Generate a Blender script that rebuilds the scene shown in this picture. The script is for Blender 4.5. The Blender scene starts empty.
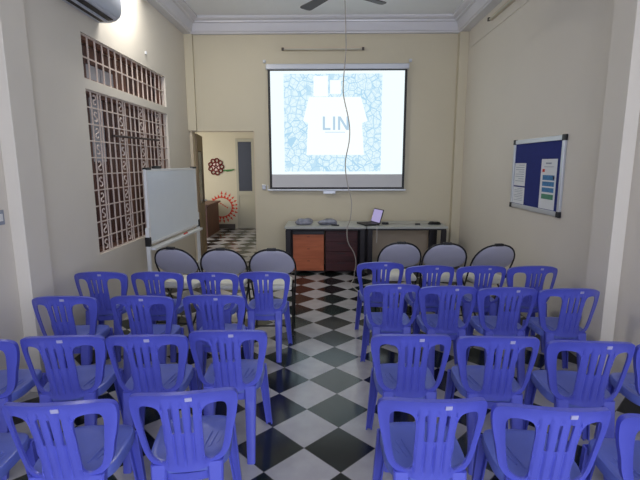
import bpy, bmesh, math, random
from mathutils import Vector, Matrix
from mathutils.geometry import delaunay_2d_cdt
random.seed(7)
S = bpy.context.scene
COL = S.collection
PI = math.pi

# ------------------------------------------------------------------ camera
cd = bpy.data.cameras.new('camera'); cam = bpy.data.objects.new('camera', cd); COL.objects.link(cam)
cd.sensor_width = 36.0; cd.lens = 36.0 * 444.02 / 640.0; cd.clip_start = 0.02
pit, yaw, roll = 0.1706113, -0.0123674, -0.0021130
fw = Vector((math.sin(yaw)*math.cos(pit), math.cos(yaw)*math.cos(pit), -math.sin(pit)))
rt = Vector((math.cos(yaw), -math.sin(yaw), 0)); up = rt.cross(fw)
r2 = rt*math.cos(roll) + up*math.sin(roll); u2 = -rt*math.sin(roll) + up*math.cos(roll)
M = Matrix((r2, u2, -fw)).transposed().to_4x4(); M.translation = (0, 0, 1.6758)
cam.matrix_world = M
S.camera = cam

# ------------------------------------------------------------------ world, lamps, exposure
S.view_settings.view_transform = 'Standard'; S.view_settings.look = 'None'
S.view_settings.gamma = 1.0; S.view_settings.use_curve_mapping = False
S.view_settings.exposure = 0.0
w = bpy.data.worlds.new('sky'); S.world = w; w.use_nodes = True
bg = w.node_tree.nodes['Background']; bg.inputs[0].default_value = (0.66, 0.72, 0.92, 1); bg.inputs[1].default_value = 2.1

def area(name, loc, target, sx, sy, power, col):
    d = bpy.data.lights.new(name, 'AREA'); d.shape = 'RECTANGLE'; d.size = sx; d.size_y = sy; d.energy = power; d.color = col
    o = bpy.data.objects.new(name, d); COL.objects.link(o); o.location = loc
    o.rotation_euler = (Vector(target) - Vector(loc)).to_track_quat('-Z', 'Y').to_euler(); return o
area('daylight_from_front_opening', (1.2, -2.3, 2.0), (-1.8, 3.2, 1.4), 2.0, 2.6, 100, (0.80, 0.86, 1.0))
area('next_room_fill', (-4.3, 9.6, 1.7), (-2.0, 10.6, 1.2), 1.6, 1.6, 40, (1.0, 0.95, 0.80))  # added fill light standing in for an unseen source in the next room
area('wall_tube_glow', (-2.02, 5.12, 3.64), (-1.5, 5.5, 2.0), 1.1, 0.05, 40, (1.0, 0.98, 0.93))

# ------------------------------------------------------------------ materials
def srgb(r, g, b):
    f = lambda c: (c/255/12.92) if c/255 <= 0.04045 else ((c/255+0.055)/1.055)**2.4
    return (f(r), f(g), f(b), 1)
def mat(name, col, rough=0.5, metal=0.0, noise=0.0, scale=6.0, bump=0.0, bscale=60.0, spec=0.5, trans=0.0, coat=0.0):
    m = bpy.data.materials.new(name); m.use_nodes = True; nt = m.node_tree
    b = nt.nodes['Principled BSDF']; b.inputs['Roughness'].default_value = rough; b.inputs['Metallic'].default_value = metal
    b.inputs['Specular IOR Level'].default_value = spec
    if trans: b.inputs['Transmission Weight'].default_value = trans
    if coat: b.inputs['Coat Weight'].default_value = coat
    tc = nt.nodes.new('ShaderNodeTexCoord')
    n = nt.nodes.new('ShaderNodeTexNoise'); n.inputs['Scale'].default_value = scale; n.inputs['Detail'].default_value = 4
    nt.links.new(tc.outputs['Object'], n.inputs['Vector'])
    r = nt.nodes.new('ShaderNodeValToRGB'); r.color_ramp.elements[0].position = 0.3; r.color_ramp.elements[1].position = 0.7
    k = 1.0 - noise
    r.color_ramp.elements[0].color = (col[0]*k, col[1]*k, col[2]*k, 1); r.color_ramp.elements[1].color = col
    nt.links.new(n.outputs['Fac'], r.inputs['Fac']); nt.links.new(r.outputs['Color'], b.inputs['Base Color'])
    if bump:
        n2 = nt.nodes.new('ShaderNodeTexNoise'); n2.inputs['Scale'].default_value = bscale
        nt.links.new(tc.outputs['Object'], n2.inputs['Vector'])
        bp = nt.nodes.new('ShaderNodeBump'); bp.inputs['Strength'].default_value = bump; bp.inputs['Distance'].default_value = 0.01
        nt.links.new(n2.outputs['Fac'], bp.inputs['Height']); nt.links.new(bp.outputs['Normal'], b.inputs['Normal'])
    return m
def emit(name, col, s):
    m = bpy.data.materials.new(name); m.use_nodes = True; nt = m.node_tree
    b = nt.nodes['Principled BSDF']; b.inputs['Base Color'].default_value = (0.02, 0.02, 0.02, 1)
    b.inputs['Specular IOR Level'].default_value = 0.0
    b.inputs['Emission Color'].default_value = col; b.inputs['Emission Strength'].default_value = s
    return m
def mth(nt, op, a, b=None):
    n = nt.nodes.new('ShaderNodeMath'); n.operation = op
    for i, v in enumerate((a, b)):
        if v is None: continue
        if hasattr(v, 'links'): nt.links.new(v, n.inputs[i])
        else: n.inputs[i].default_value = v
    return n.outputs[0]

def floor_material():
    m = bpy.data.materials.new('checker_tiles'); m.use_nodes = True; nt = m.node_tree; b = nt.nodes['Principled BSDF']
    g = nt.nodes.new('ShaderNodeNewGeometry'); sp = nt.nodes.new('ShaderNodeSeparateXYZ'); nt.links.new(g.outputs['Position'], sp.inputs[0])
    k = 1/(0.3*2**0.5)
    x = mth(nt, 'SUBTRACT', sp.outputs[0], 0.0845148); y = mth(nt, 'SUBTRACT', sp.outputs[1], 2.1905777)
    u = mth(nt, 'MULTIPLY', mth(nt, 'ADD', x, y), k); v = mth(nt, 'MULTIPLY', mth(nt, 'SUBTRACT', x, y), k)
    fu = mth(nt, 'FLOOR', u); fv = mth(nt, 'FLOOR', v)
    par = mth(nt, 'FLOORED_MODULO', mth(nt, 'ADD', fu, fv), 2.0)      # 1 = black
    # grout
    eu = mth(nt, 'ABSOLUTE', mth(nt, 'SUBTRACT', mth(nt, 'SUBTRACT', u, fu), 0.5)); ev = mth(nt, 'ABSOLUTE', mth(nt, 'SUBTRACT', mth(nt, 'SUBTRACT', v, fv), 0.5))
    gr = mth(nt, 'GREATER_THAN', mth(nt, 'MAXIMUM', eu, ev), 0.4935)
    # per tile random
    cx = nt.nodes.new('ShaderNodeCombineXYZ'); nt.links.new(fu, cx.inputs[0]); nt.links.new(fv, cx.inputs[1])
    wn = nt.nodes.new('ShaderNodeTexWhiteNoise'); nt.links.new(cx.outputs[0], wn.inputs['Vector'])
    nz = nt.nodes.new('ShaderNodeTexNoise'); nz.inputs['Scale'].default_value = 9; nz.inputs['Detail'].default_value = 6; nt.links.new(g.outputs['Position'], nz.inputs['Vector'])
    rw = nt.nodes.new('ShaderNodeValToRGB'); rw.color_ramp.elements[0].color = srgb(154, 151, 152); rw.color_ramp.elements[1].color = srgb(186, 183, 182)
    nt.links.new(nz.outputs['Fac'], rw.inputs['Fac'])
    rb = nt.nodes.new('ShaderNodeValToRGB'); rb.color_ramp.elements[0].color = srgb(14, 15, 18); rb.color_ramp.elements[1].color = srgb(30, 46, 42)
    rb.color_ramp.elements[0].position = 0.35; rb.color_ramp.elements[1].position = 1.0
    nt.links.new(mth(nt, 'MULTIPLY', mth(nt, 'ADD', wn.outputs['Value'], nz.outputs['Fac']), 0.6), rb.inputs['Fac'])
    mx = nt.nodes.new('ShaderNodeMix'); mx.data_type = 'RGBA'; nt.links.new(par, mx.inputs[0]); nt.links.new(rw.outputs[0], mx.inputs[6]); nt.links.new(rb.outputs[0], mx.inputs[7])
    m2 = nt.nodes.new('ShaderNodeMix'); m2.data_type = 'RGBA'; nt.links.new(gr, m2.inputs[0]); nt.links.new(mx.outputs[2], m2.inputs[6]); m2.inputs[7].default_value = srgb(95, 92, 88)
    nt.links.new(m2.outputs[2], b.inputs['Base Color'])
    b.inputs['Roughness'].default_value = 0.16; b.inputs['Specular IOR Level'].default_value = 0.5
    return m
def slat_material(name, c1, c2, axis, freq):
    m = bpy.data.materials.new(name); m.use_nodes = True; nt = m.node_tree; b = nt.nodes['Principled BSDF']
    tc = nt.nodes.new('ShaderNodeTexCoord'); mp = nt.nodes.new('ShaderNodeMapping'); nt.links.new(tc.outputs['Object'], mp.inputs[0])
    sc = [1, 1, 1]; sc[axis] = freq; mp.inputs['Scale'].default_value = sc
    n = nt.nodes.new('ShaderNodeTexNoise'); n.inputs['Scale'].default_value = 2.5; n.inputs['Detail'].default_value = 5; nt.links.new(mp.outputs[0], n.inputs['Vector'])
    r = nt.nodes.new('ShaderNodeValToRGB'); r.color_ramp.elements[0].color = c1; r.color_ramp.elements[1].color = c2
    r.color_ramp.elements[0].position = 0.35; r.color_ramp.elements[1].position = 0.65
    nt.links.new(n.outputs['Fac'], r.inputs['Fac']); nt.links.new(r.outputs[0], b.inputs['Base Color']); b.inputs['Roughness'].default_value = 0.55
    return m
def doodle_material(strength):
    # the projected drawing: light blue line doodles with filled patches
    m = bpy.data.materials.new('projected_doodles'); m.use_nodes = True; nt = m.node_tree; b = nt.nodes['Principled BSDF']
    tc = nt.nodes.new('ShaderNodeTexCoord')
    v = nt.nodes.new('ShaderNodeTexVoronoi'); v.feature = 'DISTANCE_TO_EDGE'; v.inputs['Scale'].default_value = 8.5
    v2 = nt.nodes.new('ShaderNodeTexVoronoi'); v2.feature = 'DISTANCE_TO_EDGE'; v2.inputs['Scale'].default_value = 14
    n = nt.nodes.new('ShaderNodeTexNoise'); n.inputs['Scale'].default_value = 4.2
    for q in (v, v2, n): nt.links.new(tc.outputs['Object'], q.inputs['Vector'])
    l = mth(nt, 'MAXIMUM', mth(nt, 'LESS_THAN', v.outputs['Distance'], 0.04), mth(nt, 'MULTIPLY', mth(nt, 'LESS_THAN', v2.outputs['Distance'], 0.06), 0.5))
    f = mth(nt, 'MAXIMUM', l, mth(nt, 'MULTIPLY', mth(nt, 'GREATER_THAN', n.outputs['Fac'], 0.62), 0.7))
    mx = nt.nodes.new('ShaderNodeMix'); mx.data_type = 'RGBA'; nt.links.new(f, mx.inputs[0])
    mx.inputs[6].default_value = srgb(226, 246, 252); mx.inputs[7].default_value = srgb(176, 216, 240)
    b.inputs['Base Color'].default_value = (0.02, 0.02, 0.02, 1); b.inputs['Specular IOR Level'].default_value = 0
    nt.links.new(mx.outputs[2], b.inputs['Emission Color']); b.inputs['Emission Strength'].default_value = strength
    return m

m_floor = floor_material()
m_wall = mat('side_wall_paint', srgb(220, 212, 198), 0.6, noise=0.03, scale=1.5)
m_back = mat('back_wall_paint', srgb(206, 196, 170), 0.6, noise=0.03, scale=1.5)
m_ceil = mat('ceiling_paint', srgb(240, 241, 241), 0.7, noise=0.02)
m_corn = mat('cornice_gloss_paint', srgb(215, 213, 216), 0.25, noise=0.02)
m_blue = mat('blue_plastic', srgb(88, 94, 196), 0.33, noise=0.06, scale=5, bump=0.03, bscale=90)
m_seat = mat('worn_blue_plastic', srgb(100, 114, 196), 0.28, noise=0.12, scale=7, bump=0.05, bscale=120)
m_white = mat('white_enamel', srgb(225, 225, 222), 0.35)
m_paper = mat('paper', srgb(225, 226, 226), 0.8, noise=0.02)
m_stick = mat('pale_sticker', srgb(176, 174, 208), 0.6)
m_black = mat('black_metal', srgb(22, 20, 22), 0.4, noise=0.2)
m_blackp = mat('black_plastic', srgb(26, 25, 26), 0.5, noise=0.2)
m_vinyl = mat('lavender_grey_vinyl', srgb(180, 178, 190), 0.5, noise=0.08, scale=4, bump=0.04, bscale=40)
m_litseat = mat('lit_seat_vinyl', srgb(222, 220, 208), 0.5, noise=0.06)  # lavender seat vinyl paled to cream, reflected light put into the colour
m_desk = mat('grey_laminate', srgb(176, 178, 172), 0.3, noise=0.04)
m_frame = mat('dark_table_frame', srgb(30, 24, 28), 0.45, noise=0.2)
m_beige = mat('beige_panel', srgb(196, 178, 154), 0.6, noise=0.06, scale=2)
m_orange = slat_material('orange_wood', srgb(168, 88, 52), srgb(186, 102, 64), 2, 9)
m_red = slat_material('dark_red_wood', srgb(56, 20, 22), srgb(74, 28, 30), 2, 12)
m_brown = slat_material('brown_shutter_wood', srgb(112, 76, 60), srgb(140, 100, 80), 1, 14)
m_dkbrown = slat_material('dark_shutter_wood', srgb(84, 54, 46), srgb(112, 76, 62), 1, 10)
m_door = slat_material('door_wood', srgb(112, 94, 68), srgb(138, 116, 86), 2, 0.6)
m_pane = mat('grey_frosted_pane', srgb(168, 168, 176), 0.3, noise=0.08)
m_dglass = mat('dark_glass', srgb(46, 46, 46), 0.25, noise=0.1)
m_grille = mat('grille_paint', srgb(218, 200, 188), 0.45, noise=0.05)
m_ac = mat('aircon_plastic', srgb(186, 190, 200), 0.35)
m_dark = mat('dark_slot', srgb(16, 15, 17), 0.6)
m_felt = mat('blue_felt', srgb(32, 44, 118), 0.9, noise=0.12, scale=30, bump=0.1, bscale=300)
m_alu = mat('aluminium', srgb(200, 202, 206), 0.35, metal=0.4)
m_wb = mat('whiteboard_surface', srgb(228, 234, 238), 0.18, noise=0.02)
m_fan = mat('fan_blade_brown', srgb(66, 54, 52), 0.5, noise=0.1)
m_tubeoff = mat('unlit_tube', srgb(196, 192, 174), 0.4)
m_tube = emit('lit_tube', (1, 0.98, 0.93, 1), 9.0)
m_cable = mat('grey_cable', srgb(165, 158, 150), 0.5)
m_wcable = mat('white_cable', srgb(205, 200, 195), 0.5)
m_scr_w = emit('projector_white', srgb(240, 252, 255), 1.06)
m_shirt = emit('projected_white', srgb(246, 254, 255), 1.06)
m_doodle = doodle_material(1.03)
m_letter = emit('projected_letter_blue', srgb(184, 212, 232), 1.0)
m_fabric = mat('grey_screen_fabric', srgb(205, 204, 205), 0.7)
m_lapscr = emit('laptop_screen_glow', srgb(176, 166, 214), 0.85)
m_wreath = mat('wreath_red_brown', srgb(120, 30, 26), 0.8, noise=0.5, scale=40)
m_wreathw = mat('wreath_white_flower', srgb(225, 200, 190), 0.8)
m_green = mat('green_garland', srgb(70, 130, 66), 0.8, noise=0.3, scale=40)
m_redp = mat('red_paper', srgb(205, 66, 44), 0.8)
m_print = mat('print_blue', srgb(80, 140, 190), 0.8, noise=0.4, scale=40)
m_grn = mat('print_green', srgb(90, 150, 120), 0.8, noise=0.3, scale=40)
m_ink = mat('print_grey_ink', srgb(150, 155, 165), 0.8)
m_bag = mat('crumpled_clear_plastic', srgb(150, 152, 165), 0.15, noise=0.5, scale=14)
m_skirt = mat('dark_skirting', srgb(80, 70, 62), 0.5)
m_paleDoor = mat('pale_grey_door', srgb(178, 172, 150), 0.5)
m_jamb = mat('cream_jamb', srgb(205, 190, 165), 0.5)

# ------------------------------------------------------------------ builders
def finish(name, bm, m, parent=None, smooth=False, normals=True):
    if normals: bmesh.ops.recalc_face_normals(bm, faces=bm.faces)
    me = bpy.data.meshes.new(name); bm.to_mesh(me); bm.free(); me.materials.append(m)
    if smooth:
        for p in me.polygons: p.use_smooth = True
        me.set_sharp_from_angle(angle=math.radians(42))
    o = bpy.data.objects.new(name, me); COL.objects.link(o)
    if parent: o.parent = parent
    return o
def box(bm, lo, hi, bev=0.0, mx=None):
    r = bmesh.ops.create_cube(bm, size=1.0)['verts']
    for v in r:
        v.co = Vector([lo[i] + (v.co[i]+0.5)*(hi[i]-lo[i]) for i in range(3)])
    if bev:
        es = list({e for v in r for e in v.link_edges})
        rr = bmesh.ops.bevel(bm, geom=es, offset=bev, segments=2, affect='EDGES', profile=0.5)
        r = list({v for f in rr['faces'] for v in f.verts} | {v for v in r if v.is_valid})
    if mx is not None:
        bmesh.ops.transform(bm, matrix=mx, verts=r)
    return r
def B(lo, hi, bev=0.0, mx=None):
    bm = bmesh.new(); box(bm, lo, hi, bev, mx); return bm
def frames(pts):
    n = len(pts); out = []; t0 = (pts[1]-pts[0]).normalized()
    ref = Vector((0, 0, 1)) if abs(t0.z) < 0.9 else Vector((1, 0, 0))
    a = t0.cross(ref).normalized()
    for i in range(n):
        t = (pts[min(i+1, n-1)] - pts[max(i-1, 0)]).normalized()
        a = (a - t*a.dot(t)).normalized(); out.append((t, a, t.cross(a)))
    return out
def tube(bm, pts, r, seg=10, closed=False, caps=True):
    pts = [Vector(p) for p in pts]; n = len(pts)
    rs = r if isinstance(r, (list, tuple)) else [r]*n
    rings = []
    for i, (t, a, b) in enumerate(frames(pts)):
        if closed:
            t = (pts[(i+1) % n]-pts[i-1]).normalized(); a = (a - t*a.dot(t)).normalized(); b = t.cross(a)
        rings.append([bm.verts.new(pts[i] + (a*math.cos(2*PI*k/seg) + b*math.sin(2*PI*k/seg))*rs[i]) for k in range(seg)])
    for i in range(n if closed else n-1):
        A, Bb = rings[i], rings[(i+1) % n]
        for k in range(seg): bm.faces.new((A[k], A[(k+1) % seg], Bb[(k+1) % seg], Bb[k]))
    if caps and not closed:
        bm.faces.new(list(reversed(rings[0]))); bm.faces.new(rings[-1])
def spline(P, n=8):
    P = [Vector(p) for p in P]; out = []
    for i in range(len(P)-1):
        p0, p1, p2, p3 = P[max(i-1, 0)], P[i], P[i+1], P[min(i+2, len(P)-1)]
        for k in range(n):
            t = k/n; out.append(0.5*((2*p1) + (p2-p0)*t + (2*p0-5*p1+4*p2-p3)*t*t + (3*p1-p0-3*p2+p3)*t**3))
    out.append(P[-1]); return out
def prism(bm, poly, fn0, fn1):
    a = [bm.verts.new(fn0(*p)) for p in poly]; b = [bm.verts.new(fn1(*p)) for p in poly]; n = len(poly)
    bm.faces.new(a); bm.faces.new(list(reversed(b)))
    for i in range(n): bm.faces.new((a[i], a[(i+1) % n], b[(i+1) % n], b[i]))
def tag(o, label=None, cat=None, group=None, kind=None):
    if label: o['label'] = label
    if cat: o['category'] = cat
    if group: o['group'] = group
    if kind: o['kind'] = kind
    return o
def thing(name, loc, label, cat, group=None, rz=0.0):
    o = bpy.data.objects.new(name, None); COL.objects.link(o); o.location = loc; o.rotation_euler = (0, 0, rz); o.empty_display_size = 0.1
    return tag(o, label, cat, group)
def struct(name, bm, m, smooth=False, label=None):
    o = finish(name, bm, m, None, smooth); o['kind'] = 'structure'
    if label: o['label'] = label
    return o
def copy_tree(o, parent=None):
    c = o.copy(); COL.objects.link(c)
    if parent: c.parent = parent
    for ch in list(o.children): copy_tree(ch, c)
    return c

# ------------------------------------------------------------------ room shell
XL, XR, YB, ZC, YF = -2.2, 2.2, 7.35, 3.87, -2.6
struct('floor', B((-5.0, YF, -0.1), (2.5, 12.0, 0)), m_floor)
struct('ceiling', B((XL-0.3, YF, ZC), (XR+0.3, YB+0.15, ZC+0.12)), m_ceil)
# left wall with two window openings
bm = bmesh.new(); Wy0, Wy1 = 4.22, 6.35
T = (2.45, 2.85); L = (0.80, 2.36)
box(bm, (XL-0.22, YF, 0), (XL, Wy0, ZC)); box(bm, (XL-0.22, Wy1, 0), (XL, YB+0.12, ZC))
box(bm, (XL-0.22, Wy0, 0), (XL, Wy1, L[0])); box(bm, (XL-0.22, Wy0, L[1]), (XL, Wy1, T[0])); box(bm, (XL-0.22, Wy0, T[1]), (XL, Wy1, ZC))
struct('wall_left', bm, m_wall)
bm = bmesh.new(); box(bm, (XR, YF, 0), (XR+0.2, YB+0.12, ZC)); struct('wall_right', bm, m_wall)
# back wall with doorway
DX0, DX1, DZ = -2.15, -1.15, 2.2
bm = bmesh.new(); box(bm, (DX1, YB, 0), (XR, YB+0.12, ZC)); box(bm, (XL, YB, DZ), (DX1, YB+0.12, ZC)); box(bm, (XL, YB, 0), (DX0-0.04, YB+0.12, DZ))
struct('wall_back', bm, m_back)
bm = bmesh.new(); box(bm, (DX0-0.04, YB-0.012, 0), (DX0, YB+0.13, DZ)); box(bm, (DX1-0.012, YB-0.004, 0), (DX1, YB+0.124, DZ)); box(bm, (DX0, YB-0.004, DZ-0.012), (DX1, YB+0.124, DZ))
struct('trim_1', bm, m_jamb, label='cream door frame of the doorway in the back wall')
# pilasters
bm = bmesh.new(); box(bm, (XL, 3.045, 0), (XL+0.10, 3.30, ZC), 0.004); struct('trim_2', bm, m_wall, label='shallow pilaster on the left wall')
bm = bmesh.new(); box(bm, (XR-0.10, 3.24, 0), (XR, 3.50, ZC), 0.004); struct('trim_3', bm, m_wall, label='shallow pilaster on the right wall')
bm = bmesh.new(); box(bm, (XR-0.14, 7.24, 0), (XR, YB, ZC), 0.003); struct('trim_4', bm, m_back, label='narrow column in the right back corner')
bm = bmesh.new(); box(bm, (XL, YB-0.06, DZ), (XL+0.13, YB, ZC), 0.003); struct('trim_5', bm, m_back, label='narrow column above the door in the left back corner')
bm = bmesh.new(); box(bm, (XR-0.012, 3.5, 3.40), (XR, 7.15, ZC), 0.003); struct('trim_6', bm, m_wall, label='shallow beam along the top of the right wall')
# cornice: stepped moulding profile (distance from wall, z)
prof = [(0, 3.655), (0.05, 3.655), (0.055, 3.672), (0.075, 3.68), (0.085, 3.70), (0.115, 3.775), (0.12, 3.79), (0.15, 3.795), (0.155, 3.815), (0.20, 3.83), (0.215, 3.845), (0.215, ZC), (0, ZC)]
bm = bmesh.new()
y0 = YF
prism(bm, prof, lambda d, z: Vector((XL+0.06+d, y0, z)), lambda d, z: Vector((XL+0.06+d, YB-0.02-d, z)))
prism(bm, prof, lambda d, z: Vector((XR-0.09-d, y0, z)), lambda d, z: Vector((XR-0.09-d, YB-0.02-d, z)))
prism(bm, prof, lambda d, z: Vector((XL+0.06+d, YB-0.02-d, z)), lambda d, z: Vector((XR-0.09-d, YB-0.02-d, z)))
box(bm, (XL, YF, 3.655), (XL+0.06, YB, ZC)); box(bm, (XR-0.09, YF, 3.655), (XR, YB, ZC)); box(bm, (XL, YB-0.02, 3.655), (XR, YB, ZC))
struct('trim_7', bm, m_corn, label='white stepped cornice around the ceiling')

# next room seen through the doorway
YN = 11.5
struct('wall_next_back', B((-5.0, YN, 0), (-0.6, YN+0.12, 3.2)), m_back)
struct('wall_next_left', B((-5.0, YB+0.12, 0), (-4.88, YN, 3.2)), m_back)
struct('wall_next_right', B((-0.72, YB+0.12, 0), (-0.6, YN, 3.2)), m_back)
struct('ceiling_next', B((-5.0, YB+0.12, 3.2), (-0.6, YN+0.12, 3.3)), m_ceil)
struct('baseboard_next_back', B((-4.88, YN-0.02, 0), (-2.36, YN, 0.12)), m_skirt)

# open door leaf of the doorway
dl = bpy.data.objects.new('door_1', None); COL.objects.link(dl); dl['kind'] = 'structure'; dl['label'] = 'brown wooden door leaf with dark glass, open into the next room'
dl.location = (DX0+0.02, YB+0.15, 0); dl.rotation_euler = (0, 0, math.radians(99.5))
bm = bmesh.new(); Wd, Hd = 0.90, 2.17
for a in [((0, 0, 0.01), (0.10, 0.04, Hd)), ((Wd-0.10, 0, 0.01), (Wd, 0.04, Hd)), ((0.1, 0, 0.01), (Wd-0.1, 0.04, 0.16)), ((0.1, 0, 0.86), (Wd-0.1, 0.04, 0.98)), ((0.1, 0, Hd-0.28), (Wd-0.1, 0.04, Hd)), ((0.1, 0.012, 0.16), (Wd-0.1, 0.028, 0.86))]: box(bm, *a, 0.002)
finish('door_frame', bm, m_door, dl); finish('door_glass', B((0.1, 0.015, 0.98), (Wd-0.1, 0.025, Hd-0.28)), m_dglass, dl)
bm = bmesh.new(); tube(bm, [(Wd-0.05, -0.04, 1.0), (Wd-0.05, 0.08, 1.0)], 0.018); finish('door_handle', bm, m_alu, dl)
# door in the far wall of the next room
d2 = bpy.data.objects.new('door_2', None); COL.objects.link(d2); d2['kind'] = 'structure'; d2['label'] = 'pale grey door with dark glass upper pane in the next room'
d2.location = (-2.28, YN-0.05, 0)
bm = bmesh.new()
for a in [((0, 0, 0.01), (0.06, 0.05, 2.3)), ((0.40, 0, 0.01), (0.70, 0.05, 2.3)), ((0.06, 0, 0.01), (0.4, 0.05, 0.12)), ((0.06, 0, 0.86), (0.4, 0.05, 0.98)), ((0.06, 0, 2.22), (0.4, 0.05, 2.3)), ((0.06, 0.015, 0.12), (0.4, 0.04, 0.86))]: box(bm, *a, 0.002)
finish('door_frame', bm, m_paleDoor, d2); finish('door_glass', B((0.06, 0.01, 0.98), (0.4, 0.03, 2.22)), m_dglass, d2)

# ------------------------------------------------------------------ windows in the left wall
def window(name, z0, z1, rows, scrolls, label):
    w_ = bpy.data.objects.new(name, None); COL.objects.link(w_); w_['kind'] = 'structure'; w_['label'] = label
    w_.location = (XL, Wy0, z0); W = Wy1-Wy0; H = z1-z0
    bm = bmesh.new()
    for a in [((-0.13, 0, 0), (-0.06, 0.035, H)), ((-0.13, W-0.035, 0), (-0.06, W, H)), ((-0.13, 0.035, 0), (-0.06, W-0.035, 0.03)), ((-0.13, 0.035, H-0.03), (-0.06, W-0.035, H))]: box(bm, *a)
    finish('window_frame', bm, m_brown, w_)
    n = 7; pw = (W-0.07)/n
    for k in range(n):
        ya, yb = 0.035+k*pw, 0.035+(k+1)*pw
        if name == 'window_2' and k == 1:
            finish('window_pane', B((-0.17, ya+0.01, 0.9), (-0.155, yb-0.01, H-0.03)), m_pane, w_)
            finish('shutter', B((-0.18, ya+0.01, 0.03), (-0.15, yb-0.01, 0.88), 0.003), m_dkbrown, w_)
        elif name == 'window_1' and k in (1, 2):
            finish('window_pane', B((-0.17, ya+0.01, 0.03), (-0.155, yb-0.01, H*0.5)), m_pane, w_)
            finish('shutter', B((-0.18, ya+0.01, H*0.5+0.01), (-0.15, yb-0.01, H-0.03), 0.003), m_dkbrown, w_)
        else:
            bm = bmesh.new(); box(bm, (-0.18, ya+0.006, 0.03), (-0.165, yb-0.006, H-0.03)); box(bm, (-0.165, ya+0.006, 0.03), (-0.145, ya+0.045, H-0.03), 0.002); box(bm, (-0.165, yb-0.045, 0.03), (-0.145, yb-0.006, H-0.03), 0.002)
            for zz in ([0.03, H-0.09] if H < 0.6 else [0.03, H*0.33, H*0.66, H-0.09]): box(bm, (-0.165, ya+0.045, zz), (-0.145, yb-0.045, zz+0.06), 0.002)
            finish('shutter', bm, m_brown if k % 2 else m_dkbrown, w_)
    # grille of square bars
    bm = bmesh.new(); r = 0.0058; xg = -0.03
    if scrolls:
        ys = []; y = 0.02; pat = [0.12, 0.13, 0.05, 0.125, 0.12]; i = 0; sc = []
        while y < W-0.01:
            ys.append(y); step = pat[i % 5]
            if i % 5 == 1: sc.append((y, y+step))
            y += step; i += 1
    else:
        ys = [0.02 + k*(W-0.04)/15 for k in range(16)]; sc = []
    for y in ys: box(bm, (xg-r, y-r, 0), (xg+r, y+r, H))
    for k in range(rows+1):
        z = min(max(k*H/rows, r), H-r); box(bm, (xg-r+0.002, 0, z-r), (xg+r+0.002, W, z+r))
    for (a, b) in sc:
        c = (a+b)/2; R = (b-a)/2-0.01; hh = H/rows
        for k in range(rows):
            z = (k+0.5)*hh; s = 1 if k % 2 else -1
            P = []
            for q in range(33):                                       # an S scroll with curled ends
                t = q/32*2-1; g = abs(t); sg = 1 if t > 0 else -1
                th = 1.5*PI*min(1, g*1.0); rad = 0.030*(1-0.45*g)
                P.append(Vector((xg, c + s*sg*(rad*math.sin(th)), z + sg*(hh*0.20*min(1, g*2.2) + 0.0 - rad*math.cos(th)*g + 0.0))))
            tube(bm, P, 0.0062, 6)
    finish('grille', bm, m_grille, w_)
    return w_
struct('window_backing', B((XL-0.30, Wy0-0.2, 0.5), (XL-0.22, Wy1+0.2, 3.1)), m_skirt)  # unseen dark backing, added to block sky showing through the shutter gaps
window('window_1', T[0], T[1], 2, False, 'low wide transom window with cream bars and brown shutters')
window('window_2', L[0], L[1], 10, True, 'large barred window with cream scroll grille over brown shutters')
bm = bmesh.new(); tube(bm, [(XL-0.005, 4.72, 1.965), (XL-0.005, 6.0, 1.985)], 0.012)
tag(finish('curtain_rod', bm, m_fan, None, True), 'thin brown rod fixed across the window grille', 'rod')

# ------------------------------------------------------------------ blue plastic chairs
def inside(p, poly):
    c = False; n = len(poly); x, y = p
    for i in range(n):
        x1, y1 = poly[i]; x2, y2 = poly[i-1]
        if (y1 > y) != (y2 > y) and x < (x2-x1)*(y-y1)/(y2-y1)+x1: c = not c
    return c
def dseg(p, poly):
    best = 9; x, y = p
    for i in range(len(poly)):
        x1, y1 = poly[i]; x2, y2 = poly[i-1]; dx, dy = x2-x1, y2-y1
        t = max(0, min(1, ((x-x1)*dx+(y-y1)*dy)/(dx*dx+dy*dy+1e-12)))
        best = min(best, math.hypot(x-x1-t*dx, y-y1-t*dy))
    return best
def smooth_poly(P, n=5):
    out = []; m_ = len(P)
    for i in range(m_):
        p0, p1, p2, p3 = [Vector(P[(i+k) % m_]) for k in (-1, 0, 1, 2)]
        for k in range(n):
            t = k/n; v = 0.5*((2*p1) + (p2-p0)*t + (2*p0-5*p1+4*p2-p3)*t*t + (3*p1-p0-3*p2+p3)*t**3); out.append((v.x, v.y))
    return out
ZT = 0.79
half = [(0, 0.798), (0.07, 0.794), (0.13, 0.783), (0.175, 0.769), (0.204, 0.752), (0.217, 0.725), (0.217, 0.68), (0.208, 0.62), (0.194, 0.56), (0.183, 0.50), (0.165, 0.455), (0.13, 0.425), (0.07, 0.41), (0, 0.405)]
outer = smooth_poly(half + [(-a, b) for a, b in reversed(half[1:-1])], 3)
hole = smooth_poly([(0.078, 0.47), (0.078, 0.56), (0.078, 0.66), (0.084, 0.705), (0.100, 0.725), (0.130, 0.728), (0.155, 0.722), (0.171, 0.706), (0.175, 0.675), (0.170, 0.62), (0.162, 0.56), (0.150, 0.495), (0.135, 0.462), (0.10, 0.447)], 3)
holeL = [(-a, b) for a, b in hole]
slots = []
for s in (-0.038, 0.0, 0.038):
    k = s*0.12
    slots.append([(s-0.0045+0, 0.60), (s+0.0045, 0.60), (s+0.0055+k, 0.725), (s-0.0055+k, 0.725)])
def backY(s, z):
    return (ZT-z)*0.20 + 0.088*(abs(s)/0.214)**2 - 0.02*max(0, (z-0.70)/0.09)**2*0.3
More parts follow.
